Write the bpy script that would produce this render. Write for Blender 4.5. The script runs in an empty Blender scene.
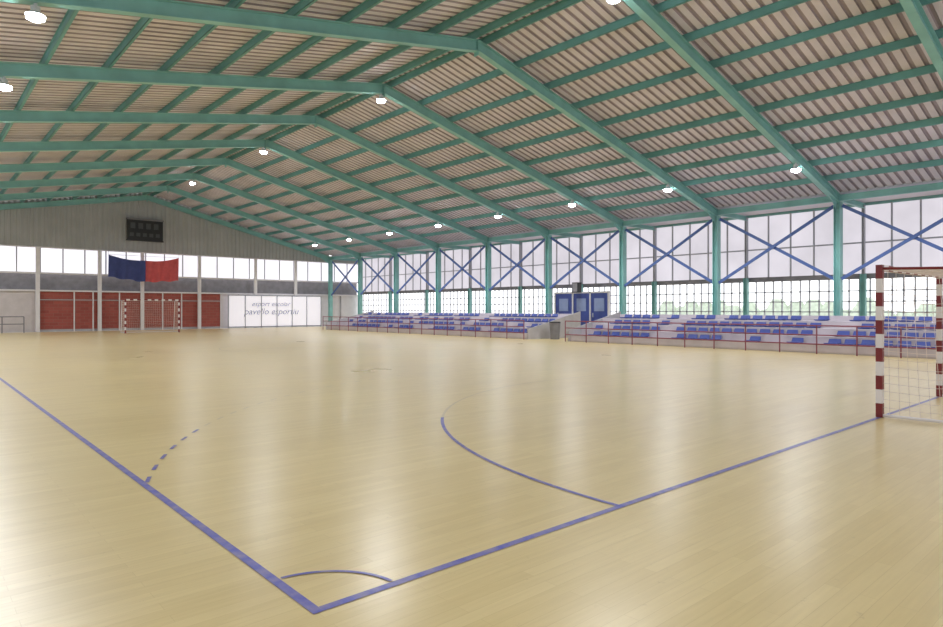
import bpy, math, random
from mathutils import Vector
random.seed(4)
S=bpy.context.scene
COL=S.collection

# ---------------- materials ----------------
def lin(c):
    return tuple(((x/255)/12.92 if x/255<=0.04045 else ((x/255+0.055)/1.055)**2.4) for x in c)+(1,)
def mat(name,rgb,rough=0.6,metal=0.0,emit=0,noise=0.0,nscale=3.0,emit_rgb=None):
    m=bpy.data.materials.new(name); m.use_nodes=True
    nt=m.node_tree; b=nt.nodes['Principled BSDF']
    c=lin(rgb)
    b.inputs['Base Color'].default_value=c
    b.inputs['Roughness'].default_value=rough
    b.inputs['Metallic'].default_value=metal
    if emit:
        b.inputs['Emission Color'].default_value=lin(emit_rgb) if emit_rgb else c
        b.inputs['Emission Strength'].default_value=emit
    if noise:
        tc=nt.nodes.new('ShaderNodeTexCoord'); n=nt.nodes.new('ShaderNodeTexNoise')
        n.inputs['Scale'].default_value=nscale; n.inputs['Detail'].default_value=5
        r=nt.nodes.new('ShaderNodeValToRGB')
        r.color_ramp.elements[0].position=0.3; r.color_ramp.elements[1].position=0.7
        r.color_ramp.elements[0].color=tuple(x*(1-noise) for x in c[:3])+(1,)
        r.color_ramp.elements[1].color=tuple(min(1,x*(1+noise)) for x in c[:3])+(1,)
        nt.links.new(tc.outputs['Object'],n.inputs['Vector'])
        nt.links.new(n.outputs['Fac'],r.inputs['Fac'])
        nt.links.new(r.outputs['Color'],b.inputs['Base Color'])
    return m

M={}
M['teal']=mat('teal_paint',(136,190,186),0.45,noise=0.12,nscale=1.5)
M['teal_l']=mat('teal_paint_purlin',(106,162,160),0.5,noise=0.15,nscale=1.0)
M['blue_st']=mat('blue_steel_paint',(80,106,166),0.45,noise=0.1)
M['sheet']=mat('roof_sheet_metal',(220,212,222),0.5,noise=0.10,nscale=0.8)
M['sheet_shade']=mat('roof_sheet_painted_shade',(166,154,163),0.5,noise=0.15,nscale=0.8)  # darker copy of the sheet, paints shade into rib sides and recesses
M['clad']=mat('grey_cladding',(172,173,173),0.55,noise=0.08,nscale=1)
M['white']=mat('white_paint',(228,224,226),0.6,noise=0.04)
M['mull']=mat('window_mullion_paint',(176,178,186),0.6,noise=0.04)
M['grey']=mat('grey_concrete',(176,172,174),0.8,noise=0.12,nscale=2)
M['dgrey']=mat('dark_soffit',(128,126,130),0.8,noise=0.15)
M['beige']=mat('beige_wall',(204,196,196),0.8,noise=0.06)
M['red']=mat('maroon_paint',(120,36,42),0.4,noise=0.1)
M['rail']=mat('red_rail_paint',(136,68,82),0.5,noise=0.1)
M['seat']=mat('blue_plastic_seat',(68,84,156),0.4,noise=0.1)
M['step']=mat('stand_concrete',(196,188,196),0.8,noise=0.10,nscale=1.5)
M['black']=mat('black_plastic',(28,28,30),0.4,noise=0.1)
M['flagb']=mat('flag_blue_cloth',(66,76,130),0.8,noise=0.1)
M['flagr']=mat('flag_red_cloth',(204,90,92),0.8,noise=0.1)
M['net']=mat('net_cord',(225,212,204),0.8,noise=0.02)
M['lampglow']=mat('lamp_lens',(255,255,255),0.3,emit=70,emit_rgb=(240,246,255))
M['lampbody']=mat('lamp_housing',(215,220,225),0.35,metal=0.3,noise=0.05)
M['ink']=mat('grey_ink',(160,165,190),0.7,noise=0.1)
M['pane']=mat('door_pane',(150,165,205),0.2,noise=0.05)
M['earth']=mat('outside_paving',(225,224,222),0.9,noise=0.05)
M['leaf']=mat('hedge_leaves',(182,194,176),0.9,noise=0.2,nscale=4)
M['glow_glazing']=mat('self_lit_entrance_glazing',(235,232,240),0.4,emit=.42)  # emission paints the bright glow into the glass, nothing shines behind it

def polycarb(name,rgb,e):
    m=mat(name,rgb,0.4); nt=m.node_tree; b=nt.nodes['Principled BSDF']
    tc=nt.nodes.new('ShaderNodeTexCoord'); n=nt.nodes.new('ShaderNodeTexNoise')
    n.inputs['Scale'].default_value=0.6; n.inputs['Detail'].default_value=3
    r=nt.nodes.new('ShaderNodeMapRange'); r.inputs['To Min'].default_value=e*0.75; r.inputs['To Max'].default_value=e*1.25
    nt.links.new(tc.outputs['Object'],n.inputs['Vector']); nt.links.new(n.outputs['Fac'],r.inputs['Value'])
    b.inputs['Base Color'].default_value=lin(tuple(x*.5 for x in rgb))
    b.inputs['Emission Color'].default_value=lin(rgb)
    nt.links.new(r.outputs['Result'],b.inputs['Emission Strength'])  # panels emit by themselves, standing in for daylight through the sheet
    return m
M['poly']=polycarb('self_lit_polycarbonate',(224,219,228),0.9)
M['fill_glow']=polycarb('added_fill_glow',(244,245,252),1.8)  # added glow for the out-of-view walls, fills the hall with light
M['polyf']=polycarb('self_lit_polycarbonate_far',(240,238,246),1.15)

def brick_mat():
    m=mat('red_brick_panel',(176,62,50),0.7); nt=m.node_tree; b=nt.nodes['Principled BSDF']
    tc=nt.nodes.new('ShaderNodeTexCoord'); mp=nt.nodes.new('ShaderNodeMapping')
    mp.inputs['Rotation'].default_value=(math.radians(90),0,0)
    br=nt.nodes.new('ShaderNodeTexBrick'); br.inputs['Scale'].default_value=1
    br.inputs['Brick Width'].default_value=.5; br.inputs['Row Height'].default_value=.2
    br.inputs['Mortar Size'].default_value=.012
    br.inputs['Color1'].default_value=lin((168,84,74)); br.inputs['Color2'].default_value=lin((150,72,64)); br.inputs['Mortar'].default_value=lin((150,98,90))
    nt.links.new(tc.outputs['Object'],mp.inputs['Vector']); nt.links.new(mp.outputs['Vector'],br.inputs['Vector'])
    nt.links.new(br.outputs['Color'],b.inputs['Base Color'])
    return m
M['brick']=brick_mat()

def floor_mat():
    m=bpy.data.materials.new('sports_floor_wood'); m.use_nodes=True
    nt=m.node_tree; b=nt.nodes['Principled BSDF']; N=nt.nodes.new; L=nt.links.new
    tc=N('ShaderNodeTexCoord')
    br=N('ShaderNodeTexBrick'); br.inputs['Scale'].default_value=1
    br.inputs['Brick Width'].default_value=1.1; br.inputs['Row Height'].default_value=.085
    br.inputs['Mortar Size'].default_value=.0015; br.inputs['Mortar Smooth'].default_value=.3
    br.inputs['Color1'].default_value=lin((224,204,150)); br.inputs['Color2'].default_value=lin((216,195,139)); br.inputs['Mortar'].default_value=lin((205,183,128))
    L(tc.outputs['Object'],br.inputs['Vector'])
    n=N('ShaderNodeTexNoise'); n.inputs['Scale'].default_value=.35; n.inputs['Detail'].default_value=6
    L(tc.outputs['Object'],n.inputs['Vector'])
    mp=N('ShaderNodeMapping'); mp.inputs['Scale'].default_value=(2,30,1)
    g=N('ShaderNodeTexNoise'); g.inputs['Scale'].default_value=1.2; g.inputs['Detail'].default_value=6
    L(tc.outputs['Object'],mp.inputs['Vector']); L(mp.outputs['Vector'],g.inputs['Vector'])
    mx=N('ShaderNodeMixRGB'); mx.blend_type='MULTIPLY'; mx.inputs['Fac'].default_value=.45
    r=N('ShaderNodeValToRGB'); r.color_ramp.elements[0].position=.3; r.color_ramp.elements[1].position=.7
    r.color_ramp.elements[0].color=(.82,.80,.74,1); r.color_ramp.elements[1].color=(1,1,1,1)
    L(g.outputs['Fac'],r.inputs['Fac']); L(br.outputs['Color'],mx.inputs['Color1']); L(r.outputs['Color'],mx.inputs['Color2'])
    mx2=N('ShaderNodeMixRGB'); mx2.blend_type='MULTIPLY'; mx2.inputs['Fac'].default_value=.5
    r2=N('ShaderNodeValToRGB'); r2.color_ramp.elements[0].position=.35; r2.color_ramp.elements[1].position=.65
    r2.color_ramp.elements[0].color=(.85,.83,.80,1); r2.color_ramp.elements[1].color=(1,1,1,1)
    L(n.outputs['Fac'],r2.inputs['Fac']); L(mx.outputs['Color'],mx2.inputs['Color1']); L(r2.outputs['Color'],mx2.inputs['Color2'])
    v=N('ShaderNodeTexNoise'); v.inputs['Scale'].default_value=6; v.inputs['Detail'].default_value=8; v.inputs['Roughness'].default_value=.78
    L(tc.outputs['Object'],v.inputs['Vector'])
    rs=N('ShaderNodeValToRGB'); rs.color_ramp.elements[0].position=.29; rs.color_ramp.elements[1].position=.38
    rs.color_ramp.elements[0].color=(.5,.46,.42,1); rs.color_ramp.elements[1].color=(1,1,1,1)
    L(v.outputs['Fac'],rs.inputs['Fac'])
    mx3=N('ShaderNodeMixRGB'); mx3.blend_type='MULTIPLY'; mx3.inputs['Fac'].default_value=.55
    L(mx2.outputs['Color'],mx3.inputs['Color1']); L(rs.outputs['Color'],mx3.inputs['Color2'])
    L(mx3.outputs['Color'],b.inputs['Base Color'])
    mr=N('ShaderNodeMapRange'); mr.inputs['To Min'].default_value=.25; mr.inputs['To Max'].default_value=.33
    L(n.outputs['Fac'],mr.inputs['Value']); L(mr.outputs['Result'],b.inputs['Roughness'])
    b.inputs['Specular IOR Level'].default_value=.95
    bp=N('ShaderNodeBump'); bp.inputs['Strength'].default_value=.04; bp.inputs['Distance'].default_value=.01
    n3=N('ShaderNodeTexNoise'); n3.inputs['Scale'].default_value=2.5; n3.inputs['Detail'].default_value=1
    L(tc.outputs['Object'],n3.inputs['Vector']); L(n3.outputs['Fac'],bp.inputs['Height']); L(bp.outputs['Normal'],b.inputs['Normal'])
    return m
M['floor']=floor_mat()

def line_mat(name,rgb,a):
    m=mat(name,rgb,.35); nt=m.node_tree; b=nt.nodes['Principled BSDF']; N=nt.nodes.new; L=nt.links.new
    tc=N('ShaderNodeTexCoord'); n=N('ShaderNodeTexNoise'); n.inputs['Scale'].default_value=9; n.inputs['Detail'].default_value=6
    r=N('ShaderNodeValToRGB'); r.color_ramp.elements[0].position=.3; r.color_ramp.elements[1].position=.62
    c=lin(rgb); f=lin((214,196,152))
    mixc=tuple(c[i]*(1-a)+f[i]*a for i in range(3))+(1,)
    r.color_ramp.elements[0].color=mixc; r.color_ramp.elements[1].color=c
    L(tc.outputs['Object'],n.inputs['Vector']); L(n.outputs['Fac'],r.inputs['Fac']); L(r.outputs['Color'],b.inputs['Base Color'])
    return m
M['line']=line_mat('worn_blue_line',(84,88,172),.3)
M['line_glare']=line_mat('glare_washed_blue_line',(196,182,152),.6)  # pale colour stands in for floor glare washing out these lines

# ---------------- mesh builder ----------------
class B:
    def __init__(s,name): s.name=name; s.v=[]; s.f=[]; s.mi=[]; s.m=[]
    def idx(s,m):
        m=M[m]
        if m not in s.m: s.m.append(m)
        return s.m.index(m)
    def poly(s,pts,m):
        k=len(s.v); s.v+= [tuple(p) for p in pts]; s.f.append(tuple(range(k,k+len(pts)))); s.mi.append(s.idx(m))
    def hexa(s,p,m):
        k=len(s.v); s.v+=[tuple(q) for q in p]; i=s.idx(m)
        for f in ((0,3,2,1),(4,5,6,7),(0,1,5,4),(1,2,6,5),(2,3,7,6),(3,0,4,7)):
            s.f.append(tuple(k+a for a in f)); s.mi.append(i)
    def box(s,a,b,m):
        x0,y0,z0=a; x1,y1,z1=b
        s.hexa([(x0,y0,z0),(x1,y0,z0),(x1,y1,z0),(x0,y1,z0),(x0,y0,z1),(x1,y0,z1),(x1,y1,z1),(x0,y1,z1)],m)
    def beam(s,p0,p1,w,h,m,up=(0,0,1)):
        p0=Vector(p0);p1=Vector(p1);d=(p1-p0).normalized();up=Vector(up)
        sd=d.cross(up).normalized(); u=sd.cross(d).normalized()
        sd*=w/2;u*=h/2
        s.hexa([p0-sd-u,p0+sd-u,p1+sd-u,p1-sd-u,p0-sd+u,p0+sd+u,p1+sd+u,p1-sd+u],m)
    def ibeam(s,p0,p1,w,h,m,up=(0,0,1),t=.025):
        p0=Vector(p0);p1=Vector(p1);d=(p1-p0).normalized();up=Vector(up)
        sd=d.cross(up).normalized(); u=sd.cross(d).normalized()
        o=u*(h/2-t/2)
        s.beam(p0+o,p1+o,w,t,m,up); s.beam(p0-o,p1-o,w,t,m,up); s.beam(p0,p1,t,h-2*t,m,up)
    def tube(s,p0,p1,r,m,n=8,r2=None):
        p0=Vector(p0);p1=Vector(p1);d=(p1-p0).normalized()
        a=Vector((0,0,1)) if abs(d.z)<.9 else Vector((1,0,0))
        x=d.cross(a).normalized(); y=d.cross(x)
        r2=r if r2 is None else r2; k=len(s.v); i=s.idx(m)
        for P,R in((p0,r),(p1,r2)):
            for j in range(n):
                t=2*math.pi*j/n; s.v.append(tuple(P+x*math.cos(t)*R+y*math.sin(t)*R))
        for j in range(n):
            s.f.append((k+j,k+(j+1)%n,k+n+(j+1)%n,k+n+j)); s.mi.append(i)
        s.f.append(tuple(k+j for j in range(n))); s.mi.append(i)
        s.f.append(tuple(k+n+j for j in reversed(range(n)))); s.mi.append(i)
    def done(s,parent=None,origin=None):
        me=bpy.data.meshes.new(s.name)
        o=Vector(origin) if origin else Vector((0,0,0))
        me.from_pydata([tuple(Vector(v)-o) for v in s.v],[],s.f)
        for m in s.m: me.materials.append(m)
        me.polygons.foreach_set('material_index',s.mi); me.update()
        ob=bpy.data.objects.new(s.name,me); COL.objects.link(ob)
        if parent is None: ob.location=o
        else: ob.parent=parent; ob.location=o-parent.location
        return ob
def empty(name,loc=(0,0,0)):
    e=bpy.data.objects.new(name,None); e.location=loc; e.empty_display_size=.2; COL.objects.link(e); return e

# ---------------- dimensions ----------------
XL,XR,XO=-7.5,25.75,28.8
RX=11.3; ZR=9.34; ZE=5.75
SR=(ZR-ZE)/(XR-RX); SL=.185
ZL=ZR-SL*(RX-XL)
Y0=-8.63; Y1=46.4
FR=[6.37+5*k for k in range(-3,9)]
def rz(x): return ZR-SR*(x-RX) if x>RX else ZR-SL*(RX-x)

# ---------------- floor + ground ----------------
b=B('floor'); b.poly([(XL,Y0,0),(XO,Y0,0),(XO,Y1,0),(XL,Y1,0)],'floor'); b.done()
b=B('outside_ground'); b.poly([(-150,-150,-.05),(250,-150,-.05),(250,250,-.05),(-150,250,-.05)],'earth'); b.done()

# ---------------- court lines ----------------
z=.003; z2=.0045
b=B('court_lines'); w=.055
def strip(p0,p1,m='line',w=w,zz=z):
    p0=Vector(p0);p1=Vector(p1);d=(p1-p0).normalized();n=Vector((-d.y,d.x))*w/2
    b.poly([(p0.x-n.x,p0.y-n.y,zz),(p1.x-n.x,p1.y-n.y,zz),(p1.x+n.x,p1.y+n.y,zz),(p0.x+n.x,p0.y+n.y,zz)],m)
def arc(c,r,a0,a1,n=40,m='line',w=w,zz=z2):
    for i in range(n):
        t0=math.radians(a0+(a1-a0)*i/n); t1=math.radians(a0+(a1-a0)*(i+1)/n)
        ri,ro=r-w/2,r+w/2
        b.poly([(c[0]+ro*math.cos(t0),c[1]+ro*math.sin(t0),zz),(c[0]+ro*math.cos(t1),c[1]+ro*math.sin(t1),zz),
                (c[0]+ri*math.cos(t1),c[1]+ri*math.sin(t1),zz),(c[0]+ri*math.cos(t0),c[1]+ri*math.sin(t0),zz)],m)
strip((0,-.027),(0,20)); strip((0,20),(0,40),'line_glare')
strip((.028,0),(20,0))
strip((20,0.04),(20,40),'line_glare'); strip((0.04,40),(19.9,40),'line_glare'); strip((0.04,20),(19.96,20),'line_glare')
arc((0,0),.47,4.5,85.5,16,w=.025)
arc((8.5,0),6,180,139,34,w=.042); arc((8.5,0),6,139,90,24,'line_glare',w=.035)
strip((8.5,6),(11.5,6),'line_glare',w=.035); arc((11.5,0),6,90,0.6,40,'line_glare',w=.035)
a=160.2; i=0
while a>60:
    arc((8.5,0),9,a,a-1.3,2,'line' if i<6 else 'line_glare',w=.035); a-=2.9; i+=1
arc((10,20),3,0,360,60,'line_glare',w=.04)
arc((8.5,40),6,180,270,40,'line_glare',w=.04); strip((8.5,34),(11.5,34),'line_glare',w=.04); arc((11.5,40),6,270,360,40,'line_glare',w=.04)
b.done()

# ---------------- ceiling (corrugated sheets) ----------------
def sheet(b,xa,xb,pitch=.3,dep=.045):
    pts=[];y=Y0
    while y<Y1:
        for dy,dz,m in((0,0,'sheet'),(pitch*.6,0,'sheet_shade'),(pitch*.68,dep,'sheet_shade'),(pitch*.92,dep,'sheet_shade')):
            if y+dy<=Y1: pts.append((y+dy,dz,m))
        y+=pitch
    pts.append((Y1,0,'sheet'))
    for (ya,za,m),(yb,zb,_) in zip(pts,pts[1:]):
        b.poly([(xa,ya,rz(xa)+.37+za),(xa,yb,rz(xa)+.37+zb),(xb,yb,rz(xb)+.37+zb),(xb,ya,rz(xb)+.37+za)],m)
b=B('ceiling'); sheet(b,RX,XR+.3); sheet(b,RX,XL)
b.box((XR+.25,Y0,ZE+.2),(XO+.1,Y1,ZE+.28),'sheet')
b.box((XR+.26,Y0,ZE+.18),(XR+.32,Y1,ZE+.5),'white')
b.done()

# purlins
b=B('roof_purlins')
def purlin(x,zc,w=.075,h=.2):
    b.beam((x,Y0,zc+h/2-.01),(x,Y1,zc+h/2-.01),w,.02,'teal_l')
    b.beam((x,Y0,zc),(x,Y1,zc),.02,h,'teal_l')
    b.beam((x+.03,Y0,zc-h/2+.01),(x+.03,Y1,zc-h/2+.01),w,.02,'teal_l')
x=RX+.25
while x<XR-.3: purlin(x,rz(x)+.27); x+=1.42
x=RX-.25
while x>XL: purlin(x,rz(x)+.27); x-=1.42
b.ibeam((XR,Y0,ZE+.05),(XR,Y1,ZE+.05),.14,.24,'teal')
b.done()

# ---------------- portal frames ----------------
for y in FR:
    b=B('roof_frame')
    yy=y if y!=FR[0] and y!=FR[-1] else (y+.2 if y==FR[0] else y-.2)
    b.ibeam((XR+.1,yy,rz(XR+.1)),(RX,yy,ZR),.2,.34,'teal')
    b.ibeam((XL+.1,yy,rz(XL+.1)),(RX,yy,ZR),.2,.34,'teal')
    b.beam((RX-.02,yy,ZR-.3),(RX-.02,yy,ZR+.17),.03,.2,'teal',up=(0,1,0))
    b.ibeam((XR,yy,0),(XR,yy,ZE-.1),.3,.24,'teal',up=(0,1,0))
    b.ibeam((XL+.25,yy,0),(XL+.25,yy,ZL-.1),.3,.24,'teal',up=(0,1,0))
    b.hexa([(XR-1.0,yy-.012,rz(XR-1.0)-.17),(XR-.15,yy-.012,rz(XR)-.42),(XR-.15,yy+.012,rz(XR)-.42),(XR-1.0,yy+.012,rz(XR-1.0)-.17),
            (XR-1.0,yy-.012,rz(XR-1.0)-.1),(XR-.15,yy-.012,rz(XR)-.1),(XR-.15,yy+.012,rz(XR)-.1),(XR-1.0,yy+.012,rz(XR-1.0)-.1)],'teal')
    b.box((XR-.2,yy-.2,0),(XR+.2,yy+.2,.03),'teal')
    b.ibeam((XO-.2,yy,0),(XO-.2,yy,2.95),.2,.2,'teal',up=(0,1,0))
    b.ibeam((XO-.2,yy,2.95),(XO-.2,yy,ZE+.1),.1,.1,'mull',up=(0,1,0))
    b.ibeam((XR+.1,yy,ZE+.05),(XO-.1,yy,ZE+.05),.12,.2,'teal')
    b.done()

# cross braces
for ya,yb in zip(FR,FR[1:]):
    b=B('cross_brace')
    xc=XR; e=.14 if yb!=FR[-1] else .45
    b.beam((xc-.04,ya+.14,5.5),(xc-.04,yb-e,2.65),.12,.06,'blue_st',up=(1,0,0))
    b.beam((xc+.04,ya+.14,2.65),(xc+.04,yb-e,5.5),.12,.06,'blue_st',up=(1,0,0))
    b.done()

# ---------------- right outer wall ----------------
def longwall(name,x,ztop,s=1,ym0=Y0,ym1=Y1,wz=(1.0,2.75)):
    b=B(name)
    b.box((x-.06,ym0,0),(x+.06,ym1,wz[0]),'white')
    b.box((x-.08,ym0,wz[1]),(x+.08,ym1,wz[1]+.22),'dgrey')
    b.box((x-.06,ym0,ztop-.12),(x+.06,ym1,ztop),'teal')
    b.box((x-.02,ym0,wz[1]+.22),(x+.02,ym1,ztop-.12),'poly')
    y=ym0
    while y<=ym1+.01:
        b.box((x-.05*s-.03,y-.03,wz[1]+.2),(x-.05*s+.03,y+.03,ztop-.1),'mull'); y+=1.0
    y=ym0
    while y<=ym1+.01:
        b.box((x-.03,y-.026,wz[0]),(x+.03,y+.026,wz[1]),'mull'); y+=.4
    zz=wz[0]+.35
    while zz<wz[1]-.1:
        b.box((x-.03,ym0,zz-.024),(x+.03,ym1,zz+.024),'mull'); zz+=.45
    b.box((x-.04-.06*s,ym0,4.25),(x+.02-.06*s,ym1,4.31),'mull')
    return b.done()
longwall('wall_right',XO,ZE+.2)
b=B('wall_left')
b.box((XL-.1,Y0,0),(XL,Y1,3),'beige'); b.box((XL-.06,Y0,3),(XL-.02,Y1,ZL+.1),'fill_glow'); b.box((XL-.1,Y0,ZL+.1),(XL,Y1,ZL+.5),'clad')  # upper band is an unseen glowing panel added as fill light
b.done()

# ---------------- far wall ----------------
def gable(b,y,zb,s):
    x=XL; p=.3; pts=[]
    while x<XR:
        for dx,dy in((0,0),(.12,0),(.15,.04),(.27,.04)):
            if x+dx<XR: pts.append((x+dx,dy))
        x+=p
    pts.append((XR,0))
    for (xa,da),(xb,db) in zip(pts,pts[1:]):
        b.poly([(xa,y+s*da,zb),(xb,y+s*db,zb),(xb,y+s*db,rz(xb)+.38),(xa,y+s*da,rz(xa)+.38)],'clad')
b=B('wall_far'); yw=Y1
gable(b,yw,5.5,1)
b.box((XR,yw,5.5),(XO,yw+.1,ZE+.28),'clad')
b.box((XL,yw-.02,5.42),(XO,yw+.1,5.5),'white')
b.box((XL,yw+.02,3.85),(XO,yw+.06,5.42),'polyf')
b.box((XL,yw-.03,3.75),(XO,yw+.1,3.85),'white')
b.box((XL,yw+.5,2.7),(XO,yw+.6,3.8),'dgrey')
b.box((XL,yw-.03,2.62),(XO,yw+.6,2.72),'white')
x=XL
while x<XO:
    b.box((x-.035,yw-.02,3.85),(x+.035,yw+.03,5.42),'mull'); x+=1.25
def seg(x0,x1,m,z0=0,z1=2.62,yo=.12): b.box((x0,yw+yo,z0),(x1,yw+yo+.1,z1),m)
seg(XL,4.9,'beige')
seg(4.9,16.55,'brick',.15,2.62)
seg(4.9,16.55,'grey',0,.15)
seg(16.55,XO,'white',0,2.62,.3)
for x in (6.9,8.0,9.6,12.4,13.7,16.55): b.box((x-.035,yw+.04,0),(x+.035,yw+.14,2.62),'white')
b.box((4.9,yw+.05,2.05),(16.55,yw+.13,2.11),'grey')
for x in (18,20.5,21.8,24.3,27): b.box((x-.04,yw+.2,0),(x+.04,yw+.3,2.62),'grey')
b.done()
b=B('wall_columns')
for x in (4.85,8.35,11.0,14.9,19.2,22.6):
    b.box((x-.11,yw-.2,0),(x+.11,yw-.04,5.45),'white')
b.done()
b=B('wall_near')
b.box((XL,Y0-.1,0),(XO,Y0,3),'beige')
b.box((XL,Y0-.06,3),(XO,Y0-.02,5.6),'fill_glow')  # glowing band behind the camera, added as fill light
gable(b,Y0-.06,5.6,-1); b.box((XR,Y0-.1,5.6),(XO,Y0,ZE+.28),'clad')
b.done()

# glazed entrance screen with faint lettering
b=B('glazed_entrance_screen')
b.box((17.0,yw-.3,.1),(24.8,yw-.27,2.5),'glow_glazing')
for i in range(7):
    x=17.0+7.8*i/6
    b.box((x-.035,yw-.34,0),(x+.035,yw-.24,2.55),'mull')
b.box((17.0,yw-.34,2.5),(24.8,yw-.24,2.58),'mull'); b.box((17.0,yw-.34,.02),(24.8,yw-.24,.14),'mull')
pb=b.done()
def text(s,x,zc,size,y,m,parent,sh=.3):
    cu=bpy.data.curves.new('window_lettering','FONT'); cu.body=s; cu.size=size; cu.extrude=.004; cu.shear=sh
    o=bpy.data.objects.new('window_lettering',cu); COL.objects.link(o); cu.materials.append(M[m])
    o.rotation_euler=(math.radians(90),0,0); o.location=(x,y,zc); o.parent=parent
text('esport escolar',18.8,1.7,.55,yw-.31,'ink',pb)
text('pavello esportiu',18.2,1.05,.7,yw-.31,'ink',pb)

# ---------------- scoreboard, flags ----------------
b=B('scoreboard')
b.box((10.0,yw-.34,6.3),(12.3,yw-.1,7.75),'black')
b.box((9.95,yw-.37,7.7),(12.35,yw-.08,7.8),'dgrey'); b.box((9.95,yw-.37,6.25),(12.35,yw-.08,6.31),'black')
M['digit']=mat('unlit_digit',(70,70,72),.4)
for i in range(4): b.box((10.2+i*.5,yw-.35,7.1),(10.5+i*.5,yw-.34,7.5),'digit')
for i in range(5): b.box((10.15+i*.42,yw-.35,6.55),(10.4+i*.42,yw-.34,6.8),'digit')
for x in(10.4,11.9): b.box((x-.04,yw-.09,6.2),(x+.04,yw-.01,7.9),'grey')
b.done()
b=B('flag'); yf=yw-.75
def cloth(x0,x1,zt0,zt1,zb0,zb1,m,ph):
    n=30; nz=8
    def P(i,j):
        u=i/n; v=j/nz
        top=zt0+(zt1-zt0)*u-.12*math.sin(math.pi*u); bot=zb0+(zb1-zb0)*u+.04*math.sin(u*14+ph)
        return (x0+(x1-x0)*u, yf+(.03+.06*v)*math.sin(i*.8+ph+v*1.5), top+(bot-top)*v)
    for i in range(n):
        for j in range(nz): b.poly([P(i,j),P(i,j+1),P(i+1,j+1),P(i+1,j)],m)
cloth(8.75,11.05,5.15,4.85,3.65,3.35,'flagb',0)
cloth(11.05,13.25,4.85,5.15,3.35,3.5,'flagr',1)
for x,zt in((8.75,5.15),(13.25,5.15)): b.tube((x,yf,zt),(x,yf,9.34-.185*(11.3-x)+.1 if x<RX else rz(x)),.01,'grey',5)
b.tube((8.75,yf,5.16),(13.25,yf,5.16),.012,'grey',5)
b.done()

# ---------------- grandstands ----------------
def stand(ya,yb,prob):
    e=empty('grandstand',(21.3,ya,0))
    b=B('steps'); T=.8
    for i in range(4):
        b.box((21.3+T*i,ya,0),(21.3+T*(i+1) if i<3 else 25.2,yb,.28+.25*i),'step')
    b.box((25.1,ya,0),(25.2,yb,1.22),'step')
    for yy in(ya-.06,yb):
        b.hexa([(21.2,yy,0),(25.2,yy,0),(25.2,yy+.06,0),(21.2,yy+.06,0),(21.2,yy,.5),(25.2,yy,1.35),(25.2,yy+.06,1.35),(21.2,yy+.06,.5)],'grey')
    b.done(e)
    b=B('seats')
    for i in range(4):
        x=21.3+T*i+.28; zt=.28+.25*i
        y=ya+.5; k=0
        while y<yb-.5:
            k+=1
            if k%12==0: y+=.7; continue
            if random.random()<prob:
                b.hexa([(x,y-.17,zt+.01),(x+.36,y-.17,zt+.01),(x+.36,y+.17,zt+.01),(x,y+.17,zt+.01),
                        (x-.03,y-.21,zt+.06),(x+.4,y-.2,zt+.05),(x+.4,y+.2,zt+.05),(x-.03,y+.21,zt+.06)],'seat')
                b.hexa([(x+.36,y-.2,zt+.04),(x+.4,y-.2,zt+.04),(x+.4,y+.2,zt+.04),(x+.36,y+.2,zt+.04),
                        (x+.42,y-.18,zt+.19),(x+.455,y-.18,zt+.19),(x+.455,y+.18,zt+.19),(x+.42,y+.18,zt+.19)],'seat')
            y+=.5
    b.done(e)
    b=B('guard_rail'); x=20.95
    y=ya
    while y<=yb+.01:
        b.tube((x,y,0),(x,y,.95),.022,'rail'); y+=(yb-ya)/round((yb-ya)/1.2)
    for zz in(.93,.62,.32): b.tube((x,ya,zz),(x,yb,zz),.022,'rail')
    b.done(e)
stand(18.7,38.6,.8); stand(-6.5,16.1,.9)

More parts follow.
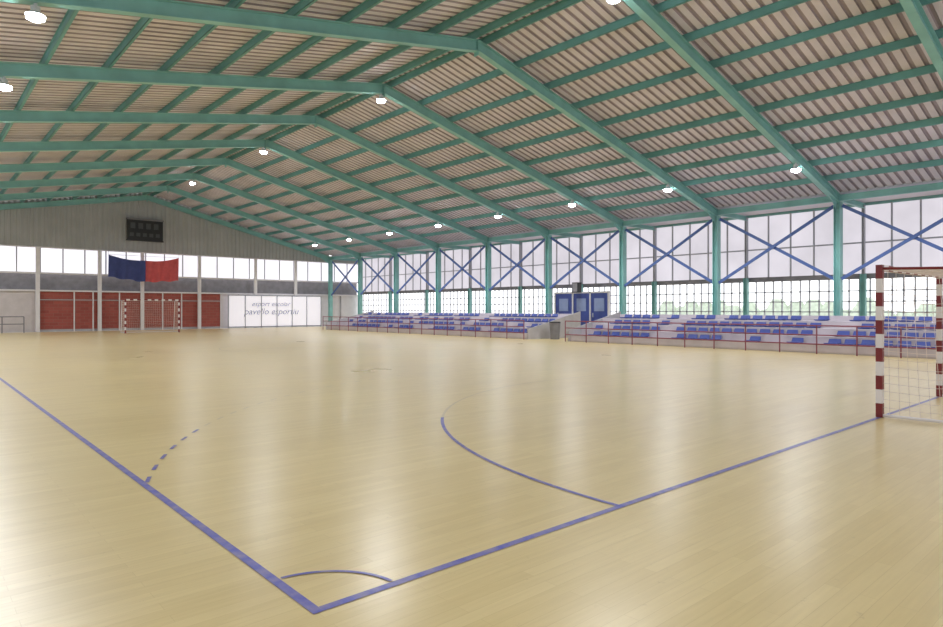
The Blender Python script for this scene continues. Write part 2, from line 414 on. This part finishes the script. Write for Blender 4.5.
# ---------------- goals ----------------
def goal(yg,s):
    e=empty('handball_goal',(10,yg,0))
    b=B('posts'); q=.08
    def banded(p0,p1,n,first):
        p0=Vector(p0);p1=Vector(p1)
        for i in range(n):
            b.beam(p0.lerp(p1,i/n),p0.lerp(p1,(i+1)/n),q,q,'red' if (i+first)%2==0 else 'white',up=(0,1,0))
    banded((8.46,yg,.006),(8.46,yg,2.08),11,0); banded((11.54,yg,.006),(11.54,yg,2.08),11,0)
    banded((8.5,yg,2.04),(11.5,yg,2.04),15,1)
    b.done(e)
    b=B('back_frame'); yb=yg-s*1.05; yt=yg-s*.85
    for x in(8.46,11.54):
        b.tube((x,yg,.03),(x,yb,.03),.02,'white')
        b.tube((x,yg,2.03),(x,yt,2.0),.018,'red'); b.tube((x,yt,2.0),(x,yb,.03),.018,'white')
    b.tube((8.46,yb,.03),(11.54,yb,.03),.02,'white')
    b.tube((8.46,yt,2.0),(11.54,yt,2.0),.014,'white')
    b.done(e)
    b=B('net'); r=.0025; n=27; nz=18
    def cord(P):
        for a,c in zip(P,P[1:]): b.beam(a,c,r*2,r*2,'net',up=(.3,.2,1))
    def back(u,v):
        sg=.10*math.sin(math.pi*u)*math.sin(math.pi*v)
        return (8.48+3.04*u, (yb+(yt-yb)*v)+s*sg, .03+1.96*v)
    for i in range(n+1): cord([back(i/n,v/6) for v in range(7)])
    for j in range(nz+1): cord([back(u/6,j/nz) for u in range(7)])
    for x in(8.46,11.54):
        for j in range(nz+1):
            v=j/nz; cord([(x,yg-s*.04,.03+1.98*v),(x+.02*math.sin(j),(yg+yb)/2,.03+1.96*v-.02),(x,yb+(yt-yb)*v,.03+1.96*v)])
        for i in range(9):
            u=i/9; cord([(x,yg+(yb-yg)*u,.03),(x,yg+(yt-yg)*u,2.0)])
    for i in range(n+1): cord([(8.48+3.04*i/n,yg-s*.02,2.02),(8.48+3.04*i/n,yt,2.0)])
    for j in range(7): cord([(8.48,yg+(yt-yg)*j/7,2.0),(11.52,yg+(yt-yg)*j/7,2.0)])
    b.done(e)
goal(0,1); goal(40,-1)

# ---------------- lamps ----------------
def lamp(x,y,power):
    zl=rz(x)-.17
    b=B('high_bay_lamp')
    b.tube((x,y,zl),(x,y,zl-.06),.03,'lampbody')
    b.tube((x,y,zl-.06),(x,y,zl-.16),.08,'lampbody',12)
    b.tube((x,y,zl-.16),(x,y,zl-.23),.09,'lampbody',16,.17)
    b.tube((x,y,zl-.23),(x,y,zl-.29),.155,'lampglow',16,.15)
    b.tube((x,y,zl-.29),(x,y,zl-.33),.15,'lampglow',16,.07)
    o=b.done(origin=(x,y,zl))
    l=bpy.data.lights.new('lamp_light','SPOT'); l.energy=power; l.color=(.95,.97,1.0); l.spot_size=math.radians(165); l.spot_blend=.6; l.shadow_soft_size=.3
    l.specular_factor=.5
    lo=bpy.data.objects.new('lamp_light',l); COL.objects.link(lo); lo.parent=o; lo.location=(0,0,-.66)
for k,y in enumerate(FR):
    kk=k-3
    if kk<-2 or kk>7: continue
    lamp(21.75,y,440)
    if kk%2==0 and kk<7: lamp(11.2,y,680)
    lamp(.3,y,390 if kk>0 else 210)

# ---------------- small things ----------------
b=B('loudspeaker')
b.box((25.3,18.9,2.35),(25.6,19.3,2.9),'black'); b.box((25.28,18.94,2.4),(25.3,19.26,2.85),'dgrey'); b.box((25.6,19.05,2.55),(XR+.02,19.15,2.7),'grey')
b.done()
b=B('trash_can')
b.tube((22.3,17.9,0),(22.3,17.9,.8),.22,'dgrey',20,.27); b.tube((22.3,17.9,.8),(22.3,17.9,.86),.29,'black',20,.27)
b.done()
b=B('entrance_door')
b.box((XO-.4,19.2,0),(XO-.34,23.2,2.45),'seat')
for y0 in (19.2,20.5,21.8,23.2): b.box((XO-.44,y0-.05,0),(XO-.3,y0+.05,2.5),'white')
b.box((XO-.44,19.2,2.4),(XO-.3,23.2,2.5),'white')
for y0 in (19.85,21.15,22.5):
    b.box((XO-.43,y0-.35,1.35),(XO-.39,y0+.35,2.1),'pane'); b.box((XO-.46,y0+.42,1.0),(XO-.4,y0+.46,1.25),'lampbody')
b.done()
b=B('metal_railing')
for x in [i*1.1-7 for i in range(11)]:
    b.tube((x,45.2,0),(x,45.2,1.0),.03,'dgrey')
for zz in(1.0,.55): b.tube((-7,45.2,zz),(4.0,45.2,zz),.028,'dgrey')
b.done()
b=B('hedge')
random.seed(2)
for i in range(30):
    y=-6+i*.95
    x=XO+9+random.random()
    h=1.0+random.random()*.8
    b.tube((x,y,-.05),(x,y,h*.6),.6,'leaf',7,.95); b.tube((x,y,h*.6),(x,y,h+.3),.95,'leaf',7,.3)
b.done()

# ---------------- world ----------------
w=bpy.data.worlds.new('sky'); S.world=w; w.use_nodes=True
bg=w.node_tree.nodes['Background']; bg.inputs['Color'].default_value=(.97,.98,1,1); bg.inputs['Strength'].default_value=2.2

# ---------------- camera ----------------
cam=bpy.data.cameras.new('camera'); co=bpy.data.objects.new('camera',cam); COL.objects.link(co)
co.location=(-1.505,-2.85,1.478); co.rotation_euler=(math.radians(90),0,math.radians(-41.5))
cam.sensor_width=36; cam.lens=640/943*36; cam.shift_y=-4.5/943; cam.clip_end=500
S.camera=co
S.view_settings.view_transform='Standard'
S.view_settings.exposure=0.0
